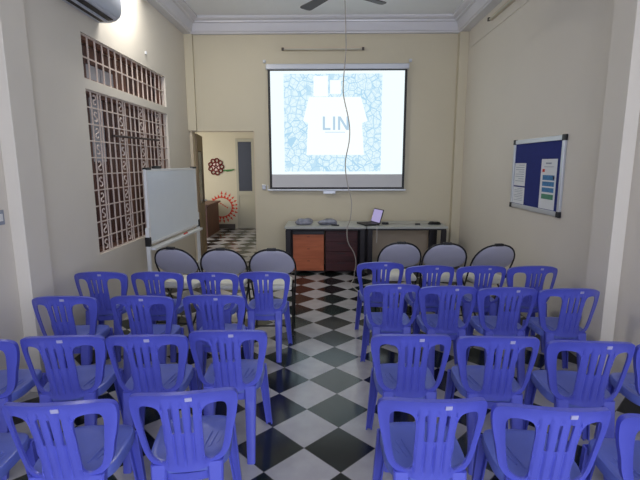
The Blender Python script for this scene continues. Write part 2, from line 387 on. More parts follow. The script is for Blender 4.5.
def make_back():
    loops = [outer, hole, holeL] + slots
    vs = []; es = []
    for lp in loops:
        b0 = len(vs); vs += [Vector(p) for p in lp]; es += [(b0+i, b0+(i+1) % len(lp)) for i in range(len(lp))]
    z = 0.41
    while z < 0.79:
        s = -0.216
        while s <= 0.217:
            p = (s, z)
            if inside(p, outer) and not any(inside(p, h) for h in loops[1:]) and min(dseg(p, h) for h in loops) > 0.003: vs.append(Vector(p))
            s += 0.004 if abs(s) < 0.084 else 0.011
        z += 0.022
    V, E, F, _, _, _ = delaunay_2d_cdt(vs, es, [], 0, 1e-6)
    F = [f for f in F if (lambda c: inside(c, outer) and not any(inside(c, h) for h in loops[1:]))((sum(V[i].x for i in f)/3, sum(V[i].y for i in f)/3))]
    bm = bmesh.new(); fr = {}; bk = {}
    used = {i for f in F for i in f}
    for i in used:
        s, z = V[i]; d = dseg((s, z), outer); dh = min(dseg((s, z), hole), dseg((s, z), holeL))
        y = backY(s, z); rel = 0.0045
        rel += 0.0055*max(0, 1-d/0.016)                              # outer bead
        rel += 0.003*max(0, 1-dh/0.012)
        if abs(s) < 0.078 and z < 0.750:
            rel += -0.0088*max(0, math.cos(2*PI*s/0.038))**2 * min(1, (0.750-z)/0.02)*min(1, max(0, (z-0.43)/0.03)) + 0.004
        bk[i] = bm.verts.new((s, y-rel, z)); fr[i] = bm.verts.new((s, y+0.0045+0.012*max(0, 1-d/0.010), z))
    cnt = {}
    for f in F:
        for a, b in ((f[0], f[1]), (f[1], f[2]), (f[2], f[0])): cnt[(a, b)] = 1
        bm.faces.new([bk[i] for i in f]); bm.faces.new([fr[i] for i in reversed(f)])
    for (a, b) in cnt:
        if (b, a) not in cnt: bm.faces.new((bk[b], bk[a], fr[a], fr[b]))
    return bm
def make_seat():
    bm = bmesh.new(); N = 48
    def outline(t, k):
        c, s = math.cos(t), math.sin(t); e = 0.55
        x = math.copysign(abs(c)**e, c); y = math.copysign(abs(s)**e, s)
        hw = 0.172 + 0.004*(y+1)/2
        return x*hw*k, 0.262 + y*(0.205 if y > 0 else 0.175)*k
    rings = []
    for k, zf in [(0.12, 0.424), (0.3, 0.4245), (0.5, 0.426), (0.7, 0.429), (0.84, 0.433), (0.93, 0.437), (0.98, 0.434), (1.0, 0.425), (1.005, 0.405), (1.0, 0.388), (0.985, 0.388), (0.98, 0.405), (0.9, 0.418), (0.5, 0.415)]:
        row = []
        for i in range(N):
            x, y = outline(2*PI*i/N, k); z = zf
            if y > 0.40 and zf > 0.40: z -= (y-0.40)*0.22
            row.append(bm.verts.new((x, y, z)))
        rings.append(row)
    for a, b in zip(rings, rings[1:]):
        for i in range(N): bm.faces.new((a[i], a[(i+1) % N], b[(i+1) % N], b[i]))
    bm.faces.new(rings[0]); bm.faces.new(list(reversed(rings[-1])))
    # moulded slanted ridges in the seat
    for s in (-1, 1):
        for k in range(4):
            x0 = s*(0.05+0.028*k); tube(bm, [(x0-s*0.0, 0.17+0.02*k, 0.4265), (x0+s*0.012, 0.23, 0.4285), (x0+s*0.03, 0.31-0.01*k, 0.4285)], 0.004, 6)
    return bm
def leg_bm(top, bot, w0, w1, back):
    bm = bmesh.new(); rings = []; n = 7
    sx = 1 if top[0] > 0 else -1
    for i in range(n):
        t = i/(n-1); c = Vector(top).lerp(Vector(bot), t); w_ = w0+(w1-w0)*t**0.8; d = w_*0.62; th = 0.008
        sy = -1 if back else 1
        # open channel section, convex side outwards
        pr = [(-w_/2, -d*0.5*sy), (-w_/2, d*0.3*sy), (-w_/2+0.008, d*0.5*sy), (w_/2-0.008, d*0.5*sy), (w_/2, d*0.3*sy), (w_/2, -d*0.5*sy),
              (w_/2-th, -d*0.5*sy), (w_/2-th, d*0.25*sy), (-w_/2+th, d*0.25*sy), (-w_/2+th, -d*0.5*sy)]
        rings.append([bm.verts.new((c.x+a*1.0, c.y+b, c.z)) for a, b in pr])
    m_ = len(rings[0])
    for a, b in zip(rings, rings[1:]):
        for i in range(m_): bm.faces.new((a[i], a[(i+1) % m_], b[(i+1) % m_], b[i]))
    bm.faces.new(rings[0]); bm.faces.new(list(reversed(rings[-1])))
    return bm
def make_blue_chair():
    t = thing('plastic_chair', (0, 0, 0), '', 'chair', 'rows of blue plastic chairs')
    b = finish('backrest', make_back(), m_blue, t, True)
    bm = bmesh.new()
    q = [(0.023, 0.760), (0.049, 0.759), (0.049, 0.776), (0.023, 0.777)]
    prism(bm, q, lambda s, z: Vector((s, backY(s, z)-0.0105, z)), lambda s, z: Vector((s, backY(s, z)-0.003, z)))
    finish('sticker', bm, m_stick, b)
    finish('seat', make_seat(), m_seat, t, True)
    for s in (-1, 1):
        finish('leg', leg_bm((s*0.150, 0.405, 0.41), (s*0.190, 0.405, 0.0), 0.060, 0.038, False), m_blue, t, True)
        finish('leg', leg_bm((s*0.116, 0.105, 0.43), (s*0.122, 0.012, 0.0), 0.068, 0.044, True), m_blue, t, True)
    bm = bmesh.new()
    P = [(-0.125, 0.105), (-0.06, 0.088), (0, 0.083), (0.06, 0.088), (0.125, 0.105)]
    top = [(x, y, 0.385) for x, y in P]; bot = [(x, y+0.002, 0.345) for x, y in P]
    f1 = [bm.verts.new(p) for p in top]; f2 = [bm.verts.new(p) for p in bot]
    g1 = [bm.verts.new((p[0], p[1]+0.008, p[2])) for p in top]; g2 = [bm.verts.new((p[0], p[1]+0.008, p[2])) for p in bot]
    for i in range(4):
        bm.faces.new((f1[i], f1[i+1], f2[i+1], f2[i])); bm.faces.new((g1[i], g1[i+1], g2[i+1], g2[i]))
        bm.faces.new((f1[i], f1[i+1], g1[i+1], g1[i])); bm.faces.new((f2[i], f2[i+1], g2[i+1], g2[i]))
    bm.faces.new((f1[0], f2[0], g2[0], g1[0])); bm.faces.new((f1[4], f2[4], g2[4], g1[4]))
    finish('rear_apron', bm, m_blue, t)
    return t
ORD = ['right beside the aisle', 'second from the aisle', 'third from the aisle', 'fourth from the aisle']
ROW = ['front row', 'second row from the screen', 'third row from the screen', 'row nearest the camera']
SPOTS = [  # side, row, [(x, y, turn degrees) from the aisle outwards]
    ('left', 0, [(-0.520, 3.56, 0), (-0.957, 3.54, 0), (-1.428, 3.55, 2), (-1.908, 3.55, 3)]),
    ('left', 1, [(-0.783, 2.90, 1), (-1.285, 2.88, 1), (-1.817, 2.865, 4)]),
    ('left', 2, [(-0.542, 2.25, 2), (-0.968, 2.18, 3), (-1.415, 2.163, 5), (-1.86, 2.10, 5)]),
    ('left', 3, [(-0.572, 1.595, 8), (-1.045, 1.51, 4), (-1.50, 1.44, 5)]),
    ('right', 0, [(0.510, 3.925, 0.3), (0.94, 3.794, 0.5), (1.396, 3.784, 0), (1.844, 3.776, -1.0)]),
    ('right', 1, [(0.512, 3.184, 0.5), (0.922, 3.135, 0), (1.350, 3.10, 0), (1.788, 3.07, -1)]),
    ('right', 2, [(0.467, 2.197, 0), (0.926, 2.173, -2), (1.380, 2.111, -4.0), (1.83, 2.08, -4)]),
    ('right', 3, [(0.429, 1.547, 0), (0.866, 1.492, -4.5), (1.315, 1.42, -5)]),
]
proto = make_blue_chair(); first = True
for side, row, xs in SPOTS:
    for k, (x, y, a) in enumerate(xs):
        o = proto if first else copy_tree(proto); first = False
        o.location = (x, y, 0); o.rotation_euler = (0, 0, math.radians(a))
        o['label'] = 'blue plastic chair %s of the aisle, %s, %s' % (side, ROW[row], ORD[k])
        o['category'] = 'chair'; o['group'] = 'rows of blue plastic chairs'

# ------------------------------------------------------------------ folding chairs
def arch(hw, z0, z1, n=14):
    """upside-down U from left z0 over the top z1 to right z0, oval"""
    out = []
    for i in range(n+1):
        t = PI - PI*i/n; c, s = math.cos(t), math.sin(t)
        out.append((hw*math.copysign(abs(c)**0.82, c), z0 + (z1-z0)*abs(s)**0.9))
    return out
def make_folding():
    t = thing('folding_chair', (0, 0, 0), '', 'chair', 'folding chairs in front of the blue rows')
    TY = lambda z: (0.852-z)*0.56
    bm = bmesh.new()
    A = arch(0.232, 0.63, 0.852)
    P = [Vector((-0.205, TY(0.0), 0.01)), Vector((-0.215, TY(0.3), 0.3)), Vector((-0.228, TY(0.52), 0.52))] + [Vector((x, TY(z), z)) for x, z in A] + [Vector((0.228, TY(0.52), 0.52)), Vector((0.215, TY(0.3), 0.3)), Vector((0.205, TY(0.0), 0.01))]
    tube(bm, P, 0.009, 8); finish('frame', bm, m_black, t, True)
    # oval padded backrest
    bm = bmesh.new(); N = 40; rings = []
    for k, off in [(0.3, 0.016), (0.6, 0.015), (0.85, 0.012), (0.95, 0.008), (1.0, 0.0), (0.95, -0.008), (0.85, -0.012), (0.6, -0.014), (0.3, -0.015)]:
        row = []
        for i in range(N):
            a = 2*PI*i/N; c, s = math.cos(a), math.sin(a)
            x = 0.222*math.copysign(abs(c)**0.82, c)*k; z = 0.665 + (0.174*abs(s)**0.9 if s > 0 else -0.115*abs(s)**0.8)*k
            row.append(bm.verts.new((x, TY(z)+off, z)))
        rings.append(row)
    for a, b in zip(rings, rings[1:]):
        for i in range(N): bm.faces.new((a[i], a[(i+1) % N], b[(i+1) % N], b[i]))
    bm.faces.new(rings[0]); bm.faces.new(list(reversed(rings[-1])))
    finish('backrest', bm, m_vinyl, t, True)
    bm = bmesh.new(); box(bm, (-0.19, 0.075, 0.415), (0.19, 0.47, 0.465), 0.018); finish('seat', bm, m_litseat, t, True)
    for s in (-1, 1):
        bm = bmesh.new(); tube(bm, [(s*0.195, 0.40, 0.405), (s*0.197, 0.17, 0.22), (s*0.20, -0.08, 0.01)], 0.0105, 8); finish('leg', bm, m_black, t, True)
    bm = bmesh.new(); tube(bm, [(-0.197, 0.0, 0.075), (0.197, 0.0, 0.075)], 0.008, 8); finish('stretcher', bm, m_black, t, True)
    bm = bmesh.new(); box(bm, (-0.045, -0.016, 0.839), (0.045, 0.02, 0.866), 0.006); finish('clip', bm, m_blackp, t)
    return t
FOLD = [(-1.535, 4.30, -10, 'grey oval-backed folding chair, leftmost of all, below the whiteboard'),
        (-1.025, 4.25, 0, 'grey oval-backed folding chair in front of the doorway, middle of left three'),
        (-0.525, 4.23, 3, 'grey oval-backed folding chair left of the aisle, beside the aisle'),
        (0.80, 4.60, 0, 'grey oval-backed folding chair nearest the aisle on its right side'),
        (1.27, 4.56, -2, 'grey oval-backed folding chair below the right end of the tables'),
        (1.775, 4.48, 8, 'grey oval-backed folding chair nearest the right wall')]
fp = make_folding()
for i, (x, y, a, lb) in enumerate(FOLD):
    o = fp if i == 0 else copy_tree(fp)
    o.location = (x, y, 0); o.rotation_euler = (0, 0, math.radians(a)); o['label'] = lb; o['category'] = 'chair'

# ------------------------------------------------------------------ tables
def table(x0, x1, label, modesty):
    t = thing('office_table', ((x0+x1)/2, 6.62, 0), label, 'table', 'office tables along the back wall')
    h = (x1-x0)/2
    finish('tabletop', B((-h, -0.03, 0.708), (h, 0.66, 0.742), 0.004), m_desk, t)
    for a in (-h+0.012, h-0.092) if not modesty else (-h+0.012, -h+0.20 if False else h-0.088):
        for yy in (0.0, 0.56):
            finish('leg', B((a, yy, 0.0), (a+0.075, yy+0.05, 0.682), 0.004), m_frame, t)
    bm = bmesh.new(); box(bm, (-h+0.02, 0.0, 0.682), (h-0.02, 0.03, 0.708)); box(bm, (-h+0.02, 0.58, 0.682), (h-0.02, 0.61, 0.708)); box(bm, (-h+0.02, 0.03, 0.682), (-h+0.05, 0.58, 0.708)); box(bm, (h-0.05, 0.03, 0.682), (h-0.02, 0.58, 0.708))
    finish('apron', bm, m_frame, t)
    if modesty:
        finish('modesty_panel', B((-h+0.09, 0.575, 0.12), (h-0.09, 0.593, 0.68)), m_beige, t)
    return t
table(-0.615, 0.615, 'grey topped office table with black legs over the orange and red pedestals', False)
t2 = table(0.625, 1.835, 'grey topped office table with a beige back panel, carrying the laptop', True)
finish('leg', B((0.42, 0.38, 0.0), (0.49, 0.43, 0.682), 0.004), m_frame, t2)

def pedestal(name, x0, x1, m, label, drawers):
    t = thing(name, ((x0+x1)/2, 6.70, 0), label, 'drawer cabinet', 'drawer pedestals under the left table')
    h = (x1-x0)/2
    finish('body', B((-h, 0, 0.03), (h, 0.46, 0.66), 0.004), m_frame if not drawers else m_red, t)
    if drawers:
        for k in range(4):
            z = 0.045+k*0.152
            d = finish('drawer', B((-h+0.008, -0.02, z), (h-0.008, 0.0, z+0.143), 0.003), m, t)
            finish('handle', B((-0.06, -0.026, z+0.115), (0.06, -0.02, z+0.125)), m_frame, d)
    else:
        for k in range(3):
            z = 0.045+k*0.188
            d = finish('drawer', B((-h+0.004, -0.02, z), (h-0.004, 0.0, z+0.1865), 0.0015), m, t)
            finish('handle', B((-0.02, -0.023, z+0.15), (0.02, -0.02, z+0.158)), m_red, d)
    return t
pedestal('drawer_pedestal', -0.50, -0.02, m_orange, 'orange-brown wooden pedestal with three plain drawers under the table', False)
pedestal('drawer_pedestal', 0.0, 0.49, m_red, 'dark red wooden drawer pedestal under the table', True)

# things on the tables
def crumple(seed, w_, d, h):
    bm = bmesh.new(); bmesh.ops.create_icosphere(bm, subdivisions=3, radius=1.0); rd = random.Random(seed)
    cs = [(Vector((rd.uniform(-1, 1), rd.uniform(-1, 1), rd.uniform(-1, 1))).normalized(), rd.uniform(-0.35, 0.3)) for _ in range(26)]
    for v in bm.verts:
        n = v.co.normalized(); k = 1.0
        for c, a in cs:
            dd = n.dot(c); k += a*max(0, dd-0.72)*2.2
        waist = 0.72+0.28*min(1, abs(n.x)*1.6)
        v.co = Vector((n.x*w_/2*k, n.y*d/2*k, max(0.0, 0.42*h + n.z*h*0.58*k*waist)))
    return bm
for i, (x, s, lb) in enumerate([(-0.33, 3, 'left of two crumpled clear plastic bundles on the left table'), (0.035, 9, 'right of two crumpled clear plastic bundles on the left table')]):
    o = finish('plastic_bundle', crumple(s, 0.29, 0.18, 0.115), m_bag, None); o.location = (x, 6.82, 0.742)
    tag(o, lb, 'plastic bag', 'plastic bundles on the left table')
bm = bmesh.new(); box(bm, (-0.06, -0.02, 0), (0.06, 0.02, 0.018), 0.006)
o = finish('remote_control', bm, m_blackp); o.location = (0.15, 6.70, 0.742); o.rotation_euler = (0, 0, -0.3)
tag(o, 'small black remote control beside the right plastic bundle', 'remote control')
# laptop: opens towards the left, seen from its side
lp = thing('laptop', (0.66, 6.84, 0.742), 'open black laptop with glowing lavender screen on the right table', 'laptop', None, math.radians(-70))
finish('base', B((-0.16, -0.12, 0), (0.16, 0.12, 0.024), 0.004), m_blackp, lp)
finish('keyboard', B((-0.14, -0.03, 0.024), (0.14, 0.10, 0.026)), m_frame, lp)
ln = bpy.data.objects.new('lid', None)
mxl = Matrix.Translation((0, 0.12, 0.02)) @ Matrix.Rotation(math.radians(-16), 4, 'X')
finish('lid', B((-0.16, 0.0, 0), (0.16, 0.012, 0.225), 0.003, mxl), m_blackp, lp)
finish('screen', B((-0.145, -0.0015, 0.018), (0.145, 0.0, 0.212), 0, mxl), m_lapscr, lp)
bm = bmesh.new(); box(bm, (-0.05, -0.03, 0), (0.05, 0.03, 0.032), 0.008)
o = finish('power_adapter', bm, m_blackp); o.location = (0.93, 6.86, 0.742); tag(o, 'black power adapter on the table right beside the laptop', 'power adapter')
bm = bmesh.new(); tube(bm, spline([(0.985, 6.86, 0.748), (1.12, 6.9, 0.746), (1.25, 6.84, 0.746), (1.38, 6.88, 0.746), (1.5, 6.86, 0.746), (1.60, 6.86, 0.752)]), 0.0045, 6)
tag(finish('power_cable', bm, m_cable, None, True), 'thin grey cable lying across the right table', 'cable')
bm = bmesh.new(); box(bm, (-0.04, -0.02, 0), (0.04, 0.02, 0.022), 0.006)
o = finish('plug', bm, m_blackp); o.location = (1.42, 6.80, 0.742); tag(o, 'small black plug lying on the right table beside the cable', 'plug')
bm = bmesh.new()
for k in range(4):
    P = [Vector((0.10*math.cos(a+0.5*k)*(1-0.08*k), 0.055*math.sin(a+0.5*k), 0.006+0.008*k+0.003*math.sin(3*a))) for a in [2*PI*i/24 for i in range(24)]]
    tube(bm, P, 0.0065, 6, closed=True)
box(bm, (-0.05, -0.03, 0), (0.06, 0.03, 0.04), 0.01)
o = finish('cable_bundle', bm, m_blackp, None, True); o.location = (1.69, 6.86, 0.742); tag(o, 'coiled black cable bundle at the right end of the table', 'cable bundle')
bm = bmesh.new(); tube(bm, spline([(0.80, 6.76, 0.748), (0.775, 6.66, 0.7475), (0.770, 6.582, 0.742), (0.770, 6.575, 0.70), (0.772, 6.575, 0.60), (0.768, 6.578, 0.50)]), 0.004, 6)
tag(finish('laptop_cable', bm, m_wcable, None, True), 'thin white cable hanging off the table edge below the laptop', 'cable')

# hanging projector cable
cpx = [(0.262, 3.868), (0.265, 3.80), (0.283, 3.36), (0.270, 3.13), (0.238, 2.98), (0.235, 2.78), (0.262, 2.55), (0.320, 2.33), (0.328, 2.05), (0.275, 1.72), (0.300, 1.40), (0.330, 1.22), (0.372, 0.99), (0.360, 0.80), (0.315, 0.66), (0.325, 0.50), (0.395, 0.37), (0.435, 0.24), (0.425, 0.10)]
def cam_at_y(px, py, Y):
    d = fw*444.02 + r2*(px-320) - u2*(py-240); t = Y/d.y
    return Vector((0, 0, 1.6758)) + d*t
CP = [(345, 0), (345.8, 33), (346, 50), (343.4, 81), (343.8, 97), (349, 122), (349.3, 140), (345.3, 163), (347.5, 184), (351.5, 201), (350.5, 217.5), (347, 230), (348.2, 242.5), (353.8, 252.5), (356, 262.5), (354.6, 272)]
P = [Vector((0.26, 6.40, 3.868))] + [cam_at_y(x, y, 6.42) for x, y in CP] + [Vector((0.42, 6.40, 0.008)), Vector((0.40, 6.25, 0.006)), Vector((0.36, 6.02, 0.006)), Vector((0.42, 5.75, 0.006)), Vector((0.48, 5.6, 0.006))]
bm = bmesh.new(); tube(bm, spline(P, 6), 0.0075, 7)
tag(finish('hanging_cable', bm, m_cable, None, True), 'long wavy grey cable hanging from the ceiling to the floor', 'cable')

# ------------------------------------------------------------------ projection screen
sc = thing('projection_screen', (0.17, YB-0.06, 3.18), 'large pull-down projection screen with black side borders showing a bright blue-white slide', 'projection screen')
ox, oz = 0.17, 3.18
def sx(px, py): 
    v = cam_at_y(px, py, YB-0.06); return v.x-ox, v.z-oz
(xa, zt), (xb, _) = sx(267.5, 69), sx(407.5, 69); _, zb = sx(336, 189)
finish('housing', B((xa-0.03, -0.02, zt-0.01), (xb+0.03, 0.055, zt+0.075), 0.012), m_alu, sc)
finish('fabric', B((xa+0.0, 0.0, zb), (xb-0.0, 0.004, zt)), m_blackp, sc)
bb = 0.038
(pa, pt), (pb, _) = sx(269.5, 71), sx(404.8, 71); _, pm = sx(336, 174.3); _, pl = sx(336, 187.2)
pa = xa+bb; pb = xb-bb
finish('blank_strip', B((pa, -0.002, pl), (pb, 0.0, pm)), m_fabric, sc)
sl = finish('slide', B((pa, -0.002, pm), (pb, 0.0, pt)), m_scr_w, sc)
a0, z0 = sx(285, 171.5); a1, z1 = sx(382.5, 73.5)
finish('doodle_picture', B((a0, -0.0035, z0), (a1, -0.002, z1)), m_doodle, sl)
def flat(name, polys, m, y0, y1, parent):
    bm = bmesh.new()
    for pl_ in polys:
        q = [sx(*p) for p in pl_]; prism(bm, q, lambda x, z: Vector((x, y0, z)), lambda x, z: Vector((x, y1, z)))
    return finish(name, bm, m, parent)
flat('shirt_shape', [[(309, 97), (361, 97), (367.5, 121), (362, 123), (364, 155), (306.5, 155), (308, 123), (303, 121)], [(313.5, 76), (328, 76), (328, 96.5), (313.5, 96.5)], [(330, 80), (341, 80), (341, 94), (330, 94)]], m_shirt, -0.005, -0.0035, sl)
flat('letters_lin', [
    [(322.8, 116.5), (325, 116.5), (325, 128), (330.5, 128), (330.5, 130), (322.8, 130)],
    [(333, 116.5), (335.2, 116.5), (335.2, 130), (333, 130)],
    [(338, 116.5), (340.2, 116.5), (340.2, 130), (338, 130)], [(346.6, 116.5), (348.8, 116.5), (348.8, 130), (346.6, 130)],
    [(338, 116.5), (340.6, 116.5), (348.8, 130), (346.2, 130)], [(325, 131.9), (345, 131.9), (345, 132.5), (325, 132.5)]], m_letter, -0.0065, -0.005, sl)
bm = bmesh.new(); box(bm, (xa-0.03, -0.012, zb-0.03), (xb+0.03, 0.018, zb), 0.008); box(bm, (xa-0.04, -0.014, zb-0.02), (xa-0.03, 0.02, zb+0.06)) ; finish('bottom_bar', bm, m_alu, sc)
bm = bmesh.new(); hx, hz = sx(330, 193); box(bm, (hx-0.11, -0.006, hz-0.012), (hx+0.09, 0.006, zb-0.03), 0.003); tube(bm, [(hx+0.05, -0.012, hz-0.005), (hx+0.08, -0.012, hz-0.005)], 0.014); finish('pull_handle', bm, m_alu, sc)
for px, py in ((264.3, 61.5), (410.5, 60.5)):
    q = cam_at_y(px, py, YB-0.012); bm = bmesh.new(); box(bm, (-0.022, -0.02, -0.022), (0.022, 0.012, 0.022), 0.005); tube(bm, [(0, -0.02, 0), (0, -0.035, 0)], 0.008)
    o = finish('wall_hook', bm, m_alu); o.location = q
    tag(o, 'small wall hook at the upper %s corner of the projection screen' % ('left' if px < 300 else 'right'), 'hook', 'hooks of the screen')
q = cam_at_y(264, 187, YB-0.012); bm = bmesh.new(); box(bm, (-0.03, -0.02, -0.04), (0.03, 0.012, 0.04), 0.006); box(bm, (-0.012, -0.026, -0.02), (0.012, -0.02, 0.02), 0.002)
o = finish('wall_switch', bm, m_alu); o.location = q; tag(o, 'small grey wall socket at the lower left corner of the projection screen', 'switch')

# unlit tube lamps
def tube_lamp(loc, rz, length, label, lit=False):
    t = thing('tube_lamp', loc, label, 'lamp', 'fluorescent tube lamps on the walls', rz); h = length/2
    finish('fixture', B((-h, -0.032, -0.012), (h, 0, 0.036), 0.004), m_jamb if not lit else m_white, t)
    bm = bmesh.new(); tube(bm, [(-h+0.03, -0.043, -0.004), (h-0.03, -0.043, -0.004)], 0.012, 10); finish('tube', bm, m_tube if lit else m_tubeoff, t, True)
    for s in (-1, 1): finish('end_cap', B((s*(h-0.015)-0.018, -0.062, -0.02), (s*(h-0.015)+0.018, -0.0301, 0.022), 0.004), m_skirt if not lit else m_white, t)
    return t
tube_lamp((-0.04, YB-0.001, 3.43), 0, 1.28, 'unlit thin tube lamp on the back wall above the projection screen')
tube_lamp((XR-0.013, 5.62, 3.53), -PI/2, 1.28, 'unlit tube lamp high on the right wall')
tube_lamp((XL+0.001, 5.12, 3.62), PI/2, 1.15, 'lit fluorescent tube lamp high on the left wall above the air conditioner', True)

# ------------------------------------------------------------------ air conditioner
ac = thing('air_conditioner', (XL, 4.15, 3.025), 'grey-white wall air conditioner above the barred transom window', 'air conditioner')
pr = [(0, 0), (0.10, -0.005), (0.17, 0.012), (0.215, 0.05), (0.235, 0.11), (0.235, 0.24), (0.21, 0.275), (0, 0.28)]
bm = bmesh.new(); prism(bm, pr, lambda x, z: Vector((x, -0.42, z)), lambda x, z: Vector((x, 0.44, z)))
es = [e for e in bm.edges if abs(e.verts[0].co.y-e.verts[1].co.y) < 1e-6 and e.verts[0].co.x+e.verts[1].co.x > 0.05]
bmesh.ops.bevel(bm, geom=es, offset=0.012, segments=2, affect='EDGES'); finish('casing', bm, m_ac, ac, True)
def strip(a, b, off, y0, y1):
    a = Vector((a[0], 0, a[1])); b = Vector((b[0], 0, b[1])); d = (b-a).normalized(); n = Vector((d.z, 0, -d.x))
    if n.z > 0: n = -n
    bm = bmesh.new(); q = [a, b, b+n*off, a+n*off]
    prism(bm, [(v.x, v.z) for v in q], lambda x, z: Vector((x, y0, z)), lambda x, z: Vector((x, y1, z))); return bm
finish('air_outlet', strip((0.045, -0.004), (0.168, 0.012), 0.006, -0.38, 0.37), m_dark, ac)
finish('louvre', strip((0.098, -0.004), (0.112, -0.002), 0.014, -0.37, 0.36), m_ac, ac)
finish('louvre', strip((0.178, 0.016), (0.196, 0.034), 0.012, -0.38, 0.37), m_ac, ac)

# ------------------------------------------------------------------ ceiling fan
fn = thing('ceiling_fan', (0.12, 4.72, 3.345), 'brown ceiling fan with its hub just above the picture, blade tips visible', 'ceiling fan')
bm = bmesh.new(); tube(bm, [(0, 0, 0.48), (0, 0, 0.12)], 0.014); tube(bm, [(0, 0, 0.51), (0, 0, 0.47), (0, 0, 0.42)], [0.06, 0.06, 0.02], 16); finish('rod', bm, m_fan, fn, True)
bm = bmesh.new(); tube(bm, [(0, 0, 0.12), (0, 0, 0.11), (0, 0, 0.07), (0, 0, 0.0), (0, 0, -0.03), (0, 0, -0.045)], [0.03, 0.09, 0.115, 0.115, 0.08, 0.02], 24); finish('motor', bm, m_fan, fn, True)
FA = [36, 124, 216, 304]
for a in FA:
    a = math.radians(a)
    mxb = Matrix.Rotation(a, 4, 'Z') @ Matrix.Rotation(math.radians(9), 4, 'X')
    bm = bmesh.new(); pl_ = [(0.16, -0.045), (0.58, -0.062), (0.605, -0.055), (0.62, -0.03), (0.635, 0.035), (0.625, 0.058), (0.60, 0.064), (0.16, 0.045)]
    prism(bm, pl_, lambda x, y: mxb @ Vector((x, y, 0.0)), lambda x, y: mxb @ Vector((x, y, 0.008)))
    prism(bm, [(0.09, -0.015), (0.2, -0.02), (0.2, 0.02), (0.09, 0.015)], lambda x, y: mxb @ Vector((x, y, 0.008)), lambda x, y: mxb @ Vector((x, y, 0.014)))
    finish('blade', bm, m_fan, fn)

# ------------------------------------------------------------------ notice board on the right wall
nb = thing('notice_board', (XR, 4.71, 1.175), 'blue felt notice board with aluminium frame and pinned papers on right wall', 'notice board')
bh, bw = 0.755, 0.555
finish('felt', B((-0.012, -bw+0.02, 0.02), (0, bw-0.02, bh-0.02)), m_felt, nb)
bm = bmesh.new()
for a in [((-0.025, -bw, 0), (0, bw, 0.045)), ((-0.025, -bw, bh-0.045), (0, bw, bh)), ((-0.025, -bw, 0.045), (0, -bw+0.045, bh-0.045)), ((-0.025, bw-0.045, 0.045), (0, bw, bh-0.045))]: box(bm, *a, 0.003)
finish('board_frame', bm, m_alu, nb)
for y in (-bw, bw):
    for z in (0, bh):
        finish('corner_cap', B((-0.029, (y-0.006 if y < 0 else y-0.05), (z-0.006 if z == 0 else z-0.05)), (0.0, (y+0.05 if y < 0 else y+0.006), (z+0.05 if z == 0 else z+0.006)), 0.005), m_blackp, nb)
def paper(y0, y1, z0, z1, label, prints):
    o = thing('paper_notice', (XR-0.013, 4.71, 1.170), label, 'notice', 'papers on the notice board')
    p = finish('sheet', B((-0.002, y0, z0), (-0.0003, y1, z1)), m_paper, o)
    for (a, b, c, d, m) in prints:
        finish('print', B((-0.0032, y0+a*(y1-y0), z0+b*(z1-z0)), (-0.002, y0+c*(y1-y0), z0+d*(z1-z0))), m, p)
lines = [(0.12, 0.9-0.1*k, 0.88 if k % 3 else 0.6, 0.91-0.1*k+0.012, m_ink) for k in range(8)]
paper(0.22, 0.50, 0.255, 0.505, 'upper white printed paper at the left of the notice board', lines)
paper(0.22, 0.505, 0.055, 0.240, 'lower white printed paper at the left of the notice board', lines)
paper(-0.44, -0.13, 0.055, 0.545, 'tall white poster with blue blocks at the right of the notice board',
      [(0.1, 0.58, 0.85, 0.68, m_print), (0.1, 0.46, 0.85, 0.55, m_print), (0.1, 0.34, 0.85, 0.43, m_print), (0.1, 0.2, 0.85, 0.3, m_grn), (0.75, 0.74, 0.9, 0.80, m_redp), (0.1, 0.60, 0.2, 0.66, m_redp), (0.35, 0.9, 0.7, 0.93, m_ink), (0.2, 0.84, 0.8, 0.85, m_ink)])

# ------------------------------------------------------------------ whiteboard on its stand
P0 = Vector((-1.90, 4.69, 0)); P1 = Vector((-1.815, 6.22, 0)); dv = P1-P0; Lw = dv.length
wb = thing('whiteboard', P0, 'whiteboard on a white metal stand in front of the barred window', 'whiteboard', None, math.atan2(dv.y, dv.x))
finish('board_panel', B((0.02, -0.012, 0.845), (Lw-0.02, 0.012, 1.595)), m_wb, wb)
bm = bmesh.new()
for a in [((0, -0.016, 0.815), (Lw, 0.016, 0.845)), ((0, -0.016, 1.595), (Lw, 0.016, 1.622)), ((0, -0.016, 0.845), (0.028, 0.016, 1.595)), ((Lw-0.028, -0.016, 0.845), (Lw, 0.016, 1.595))]: box(bm, *a, 0.003)
finish('board_frame', bm, m_white, wb)
for x in (0.0, Lw):
    s = -1 if x == 0 else 1
    lg = finish('leg', B((x+s*0.004 if s > 0 else x-0.034, -0.02, 0.06), (x+0.034 if s > 0 else x-0.004, 0.02, 1.0), 0.003), m_white, wb)
    finish('clamp', B((x-0.04 if s < 0 else x-0.002, -0.028, 0.80), (x+0.002 if s < 0 else x+0.04, 0.028, 0.90), 0.004), m_blackp, wb)
    finish('foot', B((x-0.035 if s < 0 else x+0.004, -0.22, 0.02), (x-0.004 if s < 0 else x+0.035, 0.22, 0.06), 0.004), m_white, wb)
    finish('clip', B((x+(0.0 if s < 0 else -0.12), -0.025, 1.612), (x+(0.12 if s < 0 else 0.0), 0.025, 1.638), 0.005), m_blackp, wb)
    for yy in (-0.2, 0.2):
        bm = bmesh.new(); xx = x-0.02 if s < 0 else x+0.02; tube(bm, [(xx-0.01, yy, 0.022), (xx+0.01, yy, 0.022)], 0.022, 14); finish('wheel', bm, m_blackp, wb, True)
finish('pen_tray', B((0.0, -0.075, 0.755), (Lw, 0.01, 0.785), 0.004), m_white, wb)
bm = bmesh.new(); tube(bm, [(0.0, 0, 0.30), (Lw, 0, 0.30)], 0.014, 8); finish('stretcher', bm, m_white, wb, True)
mw = wb.matrix_basis
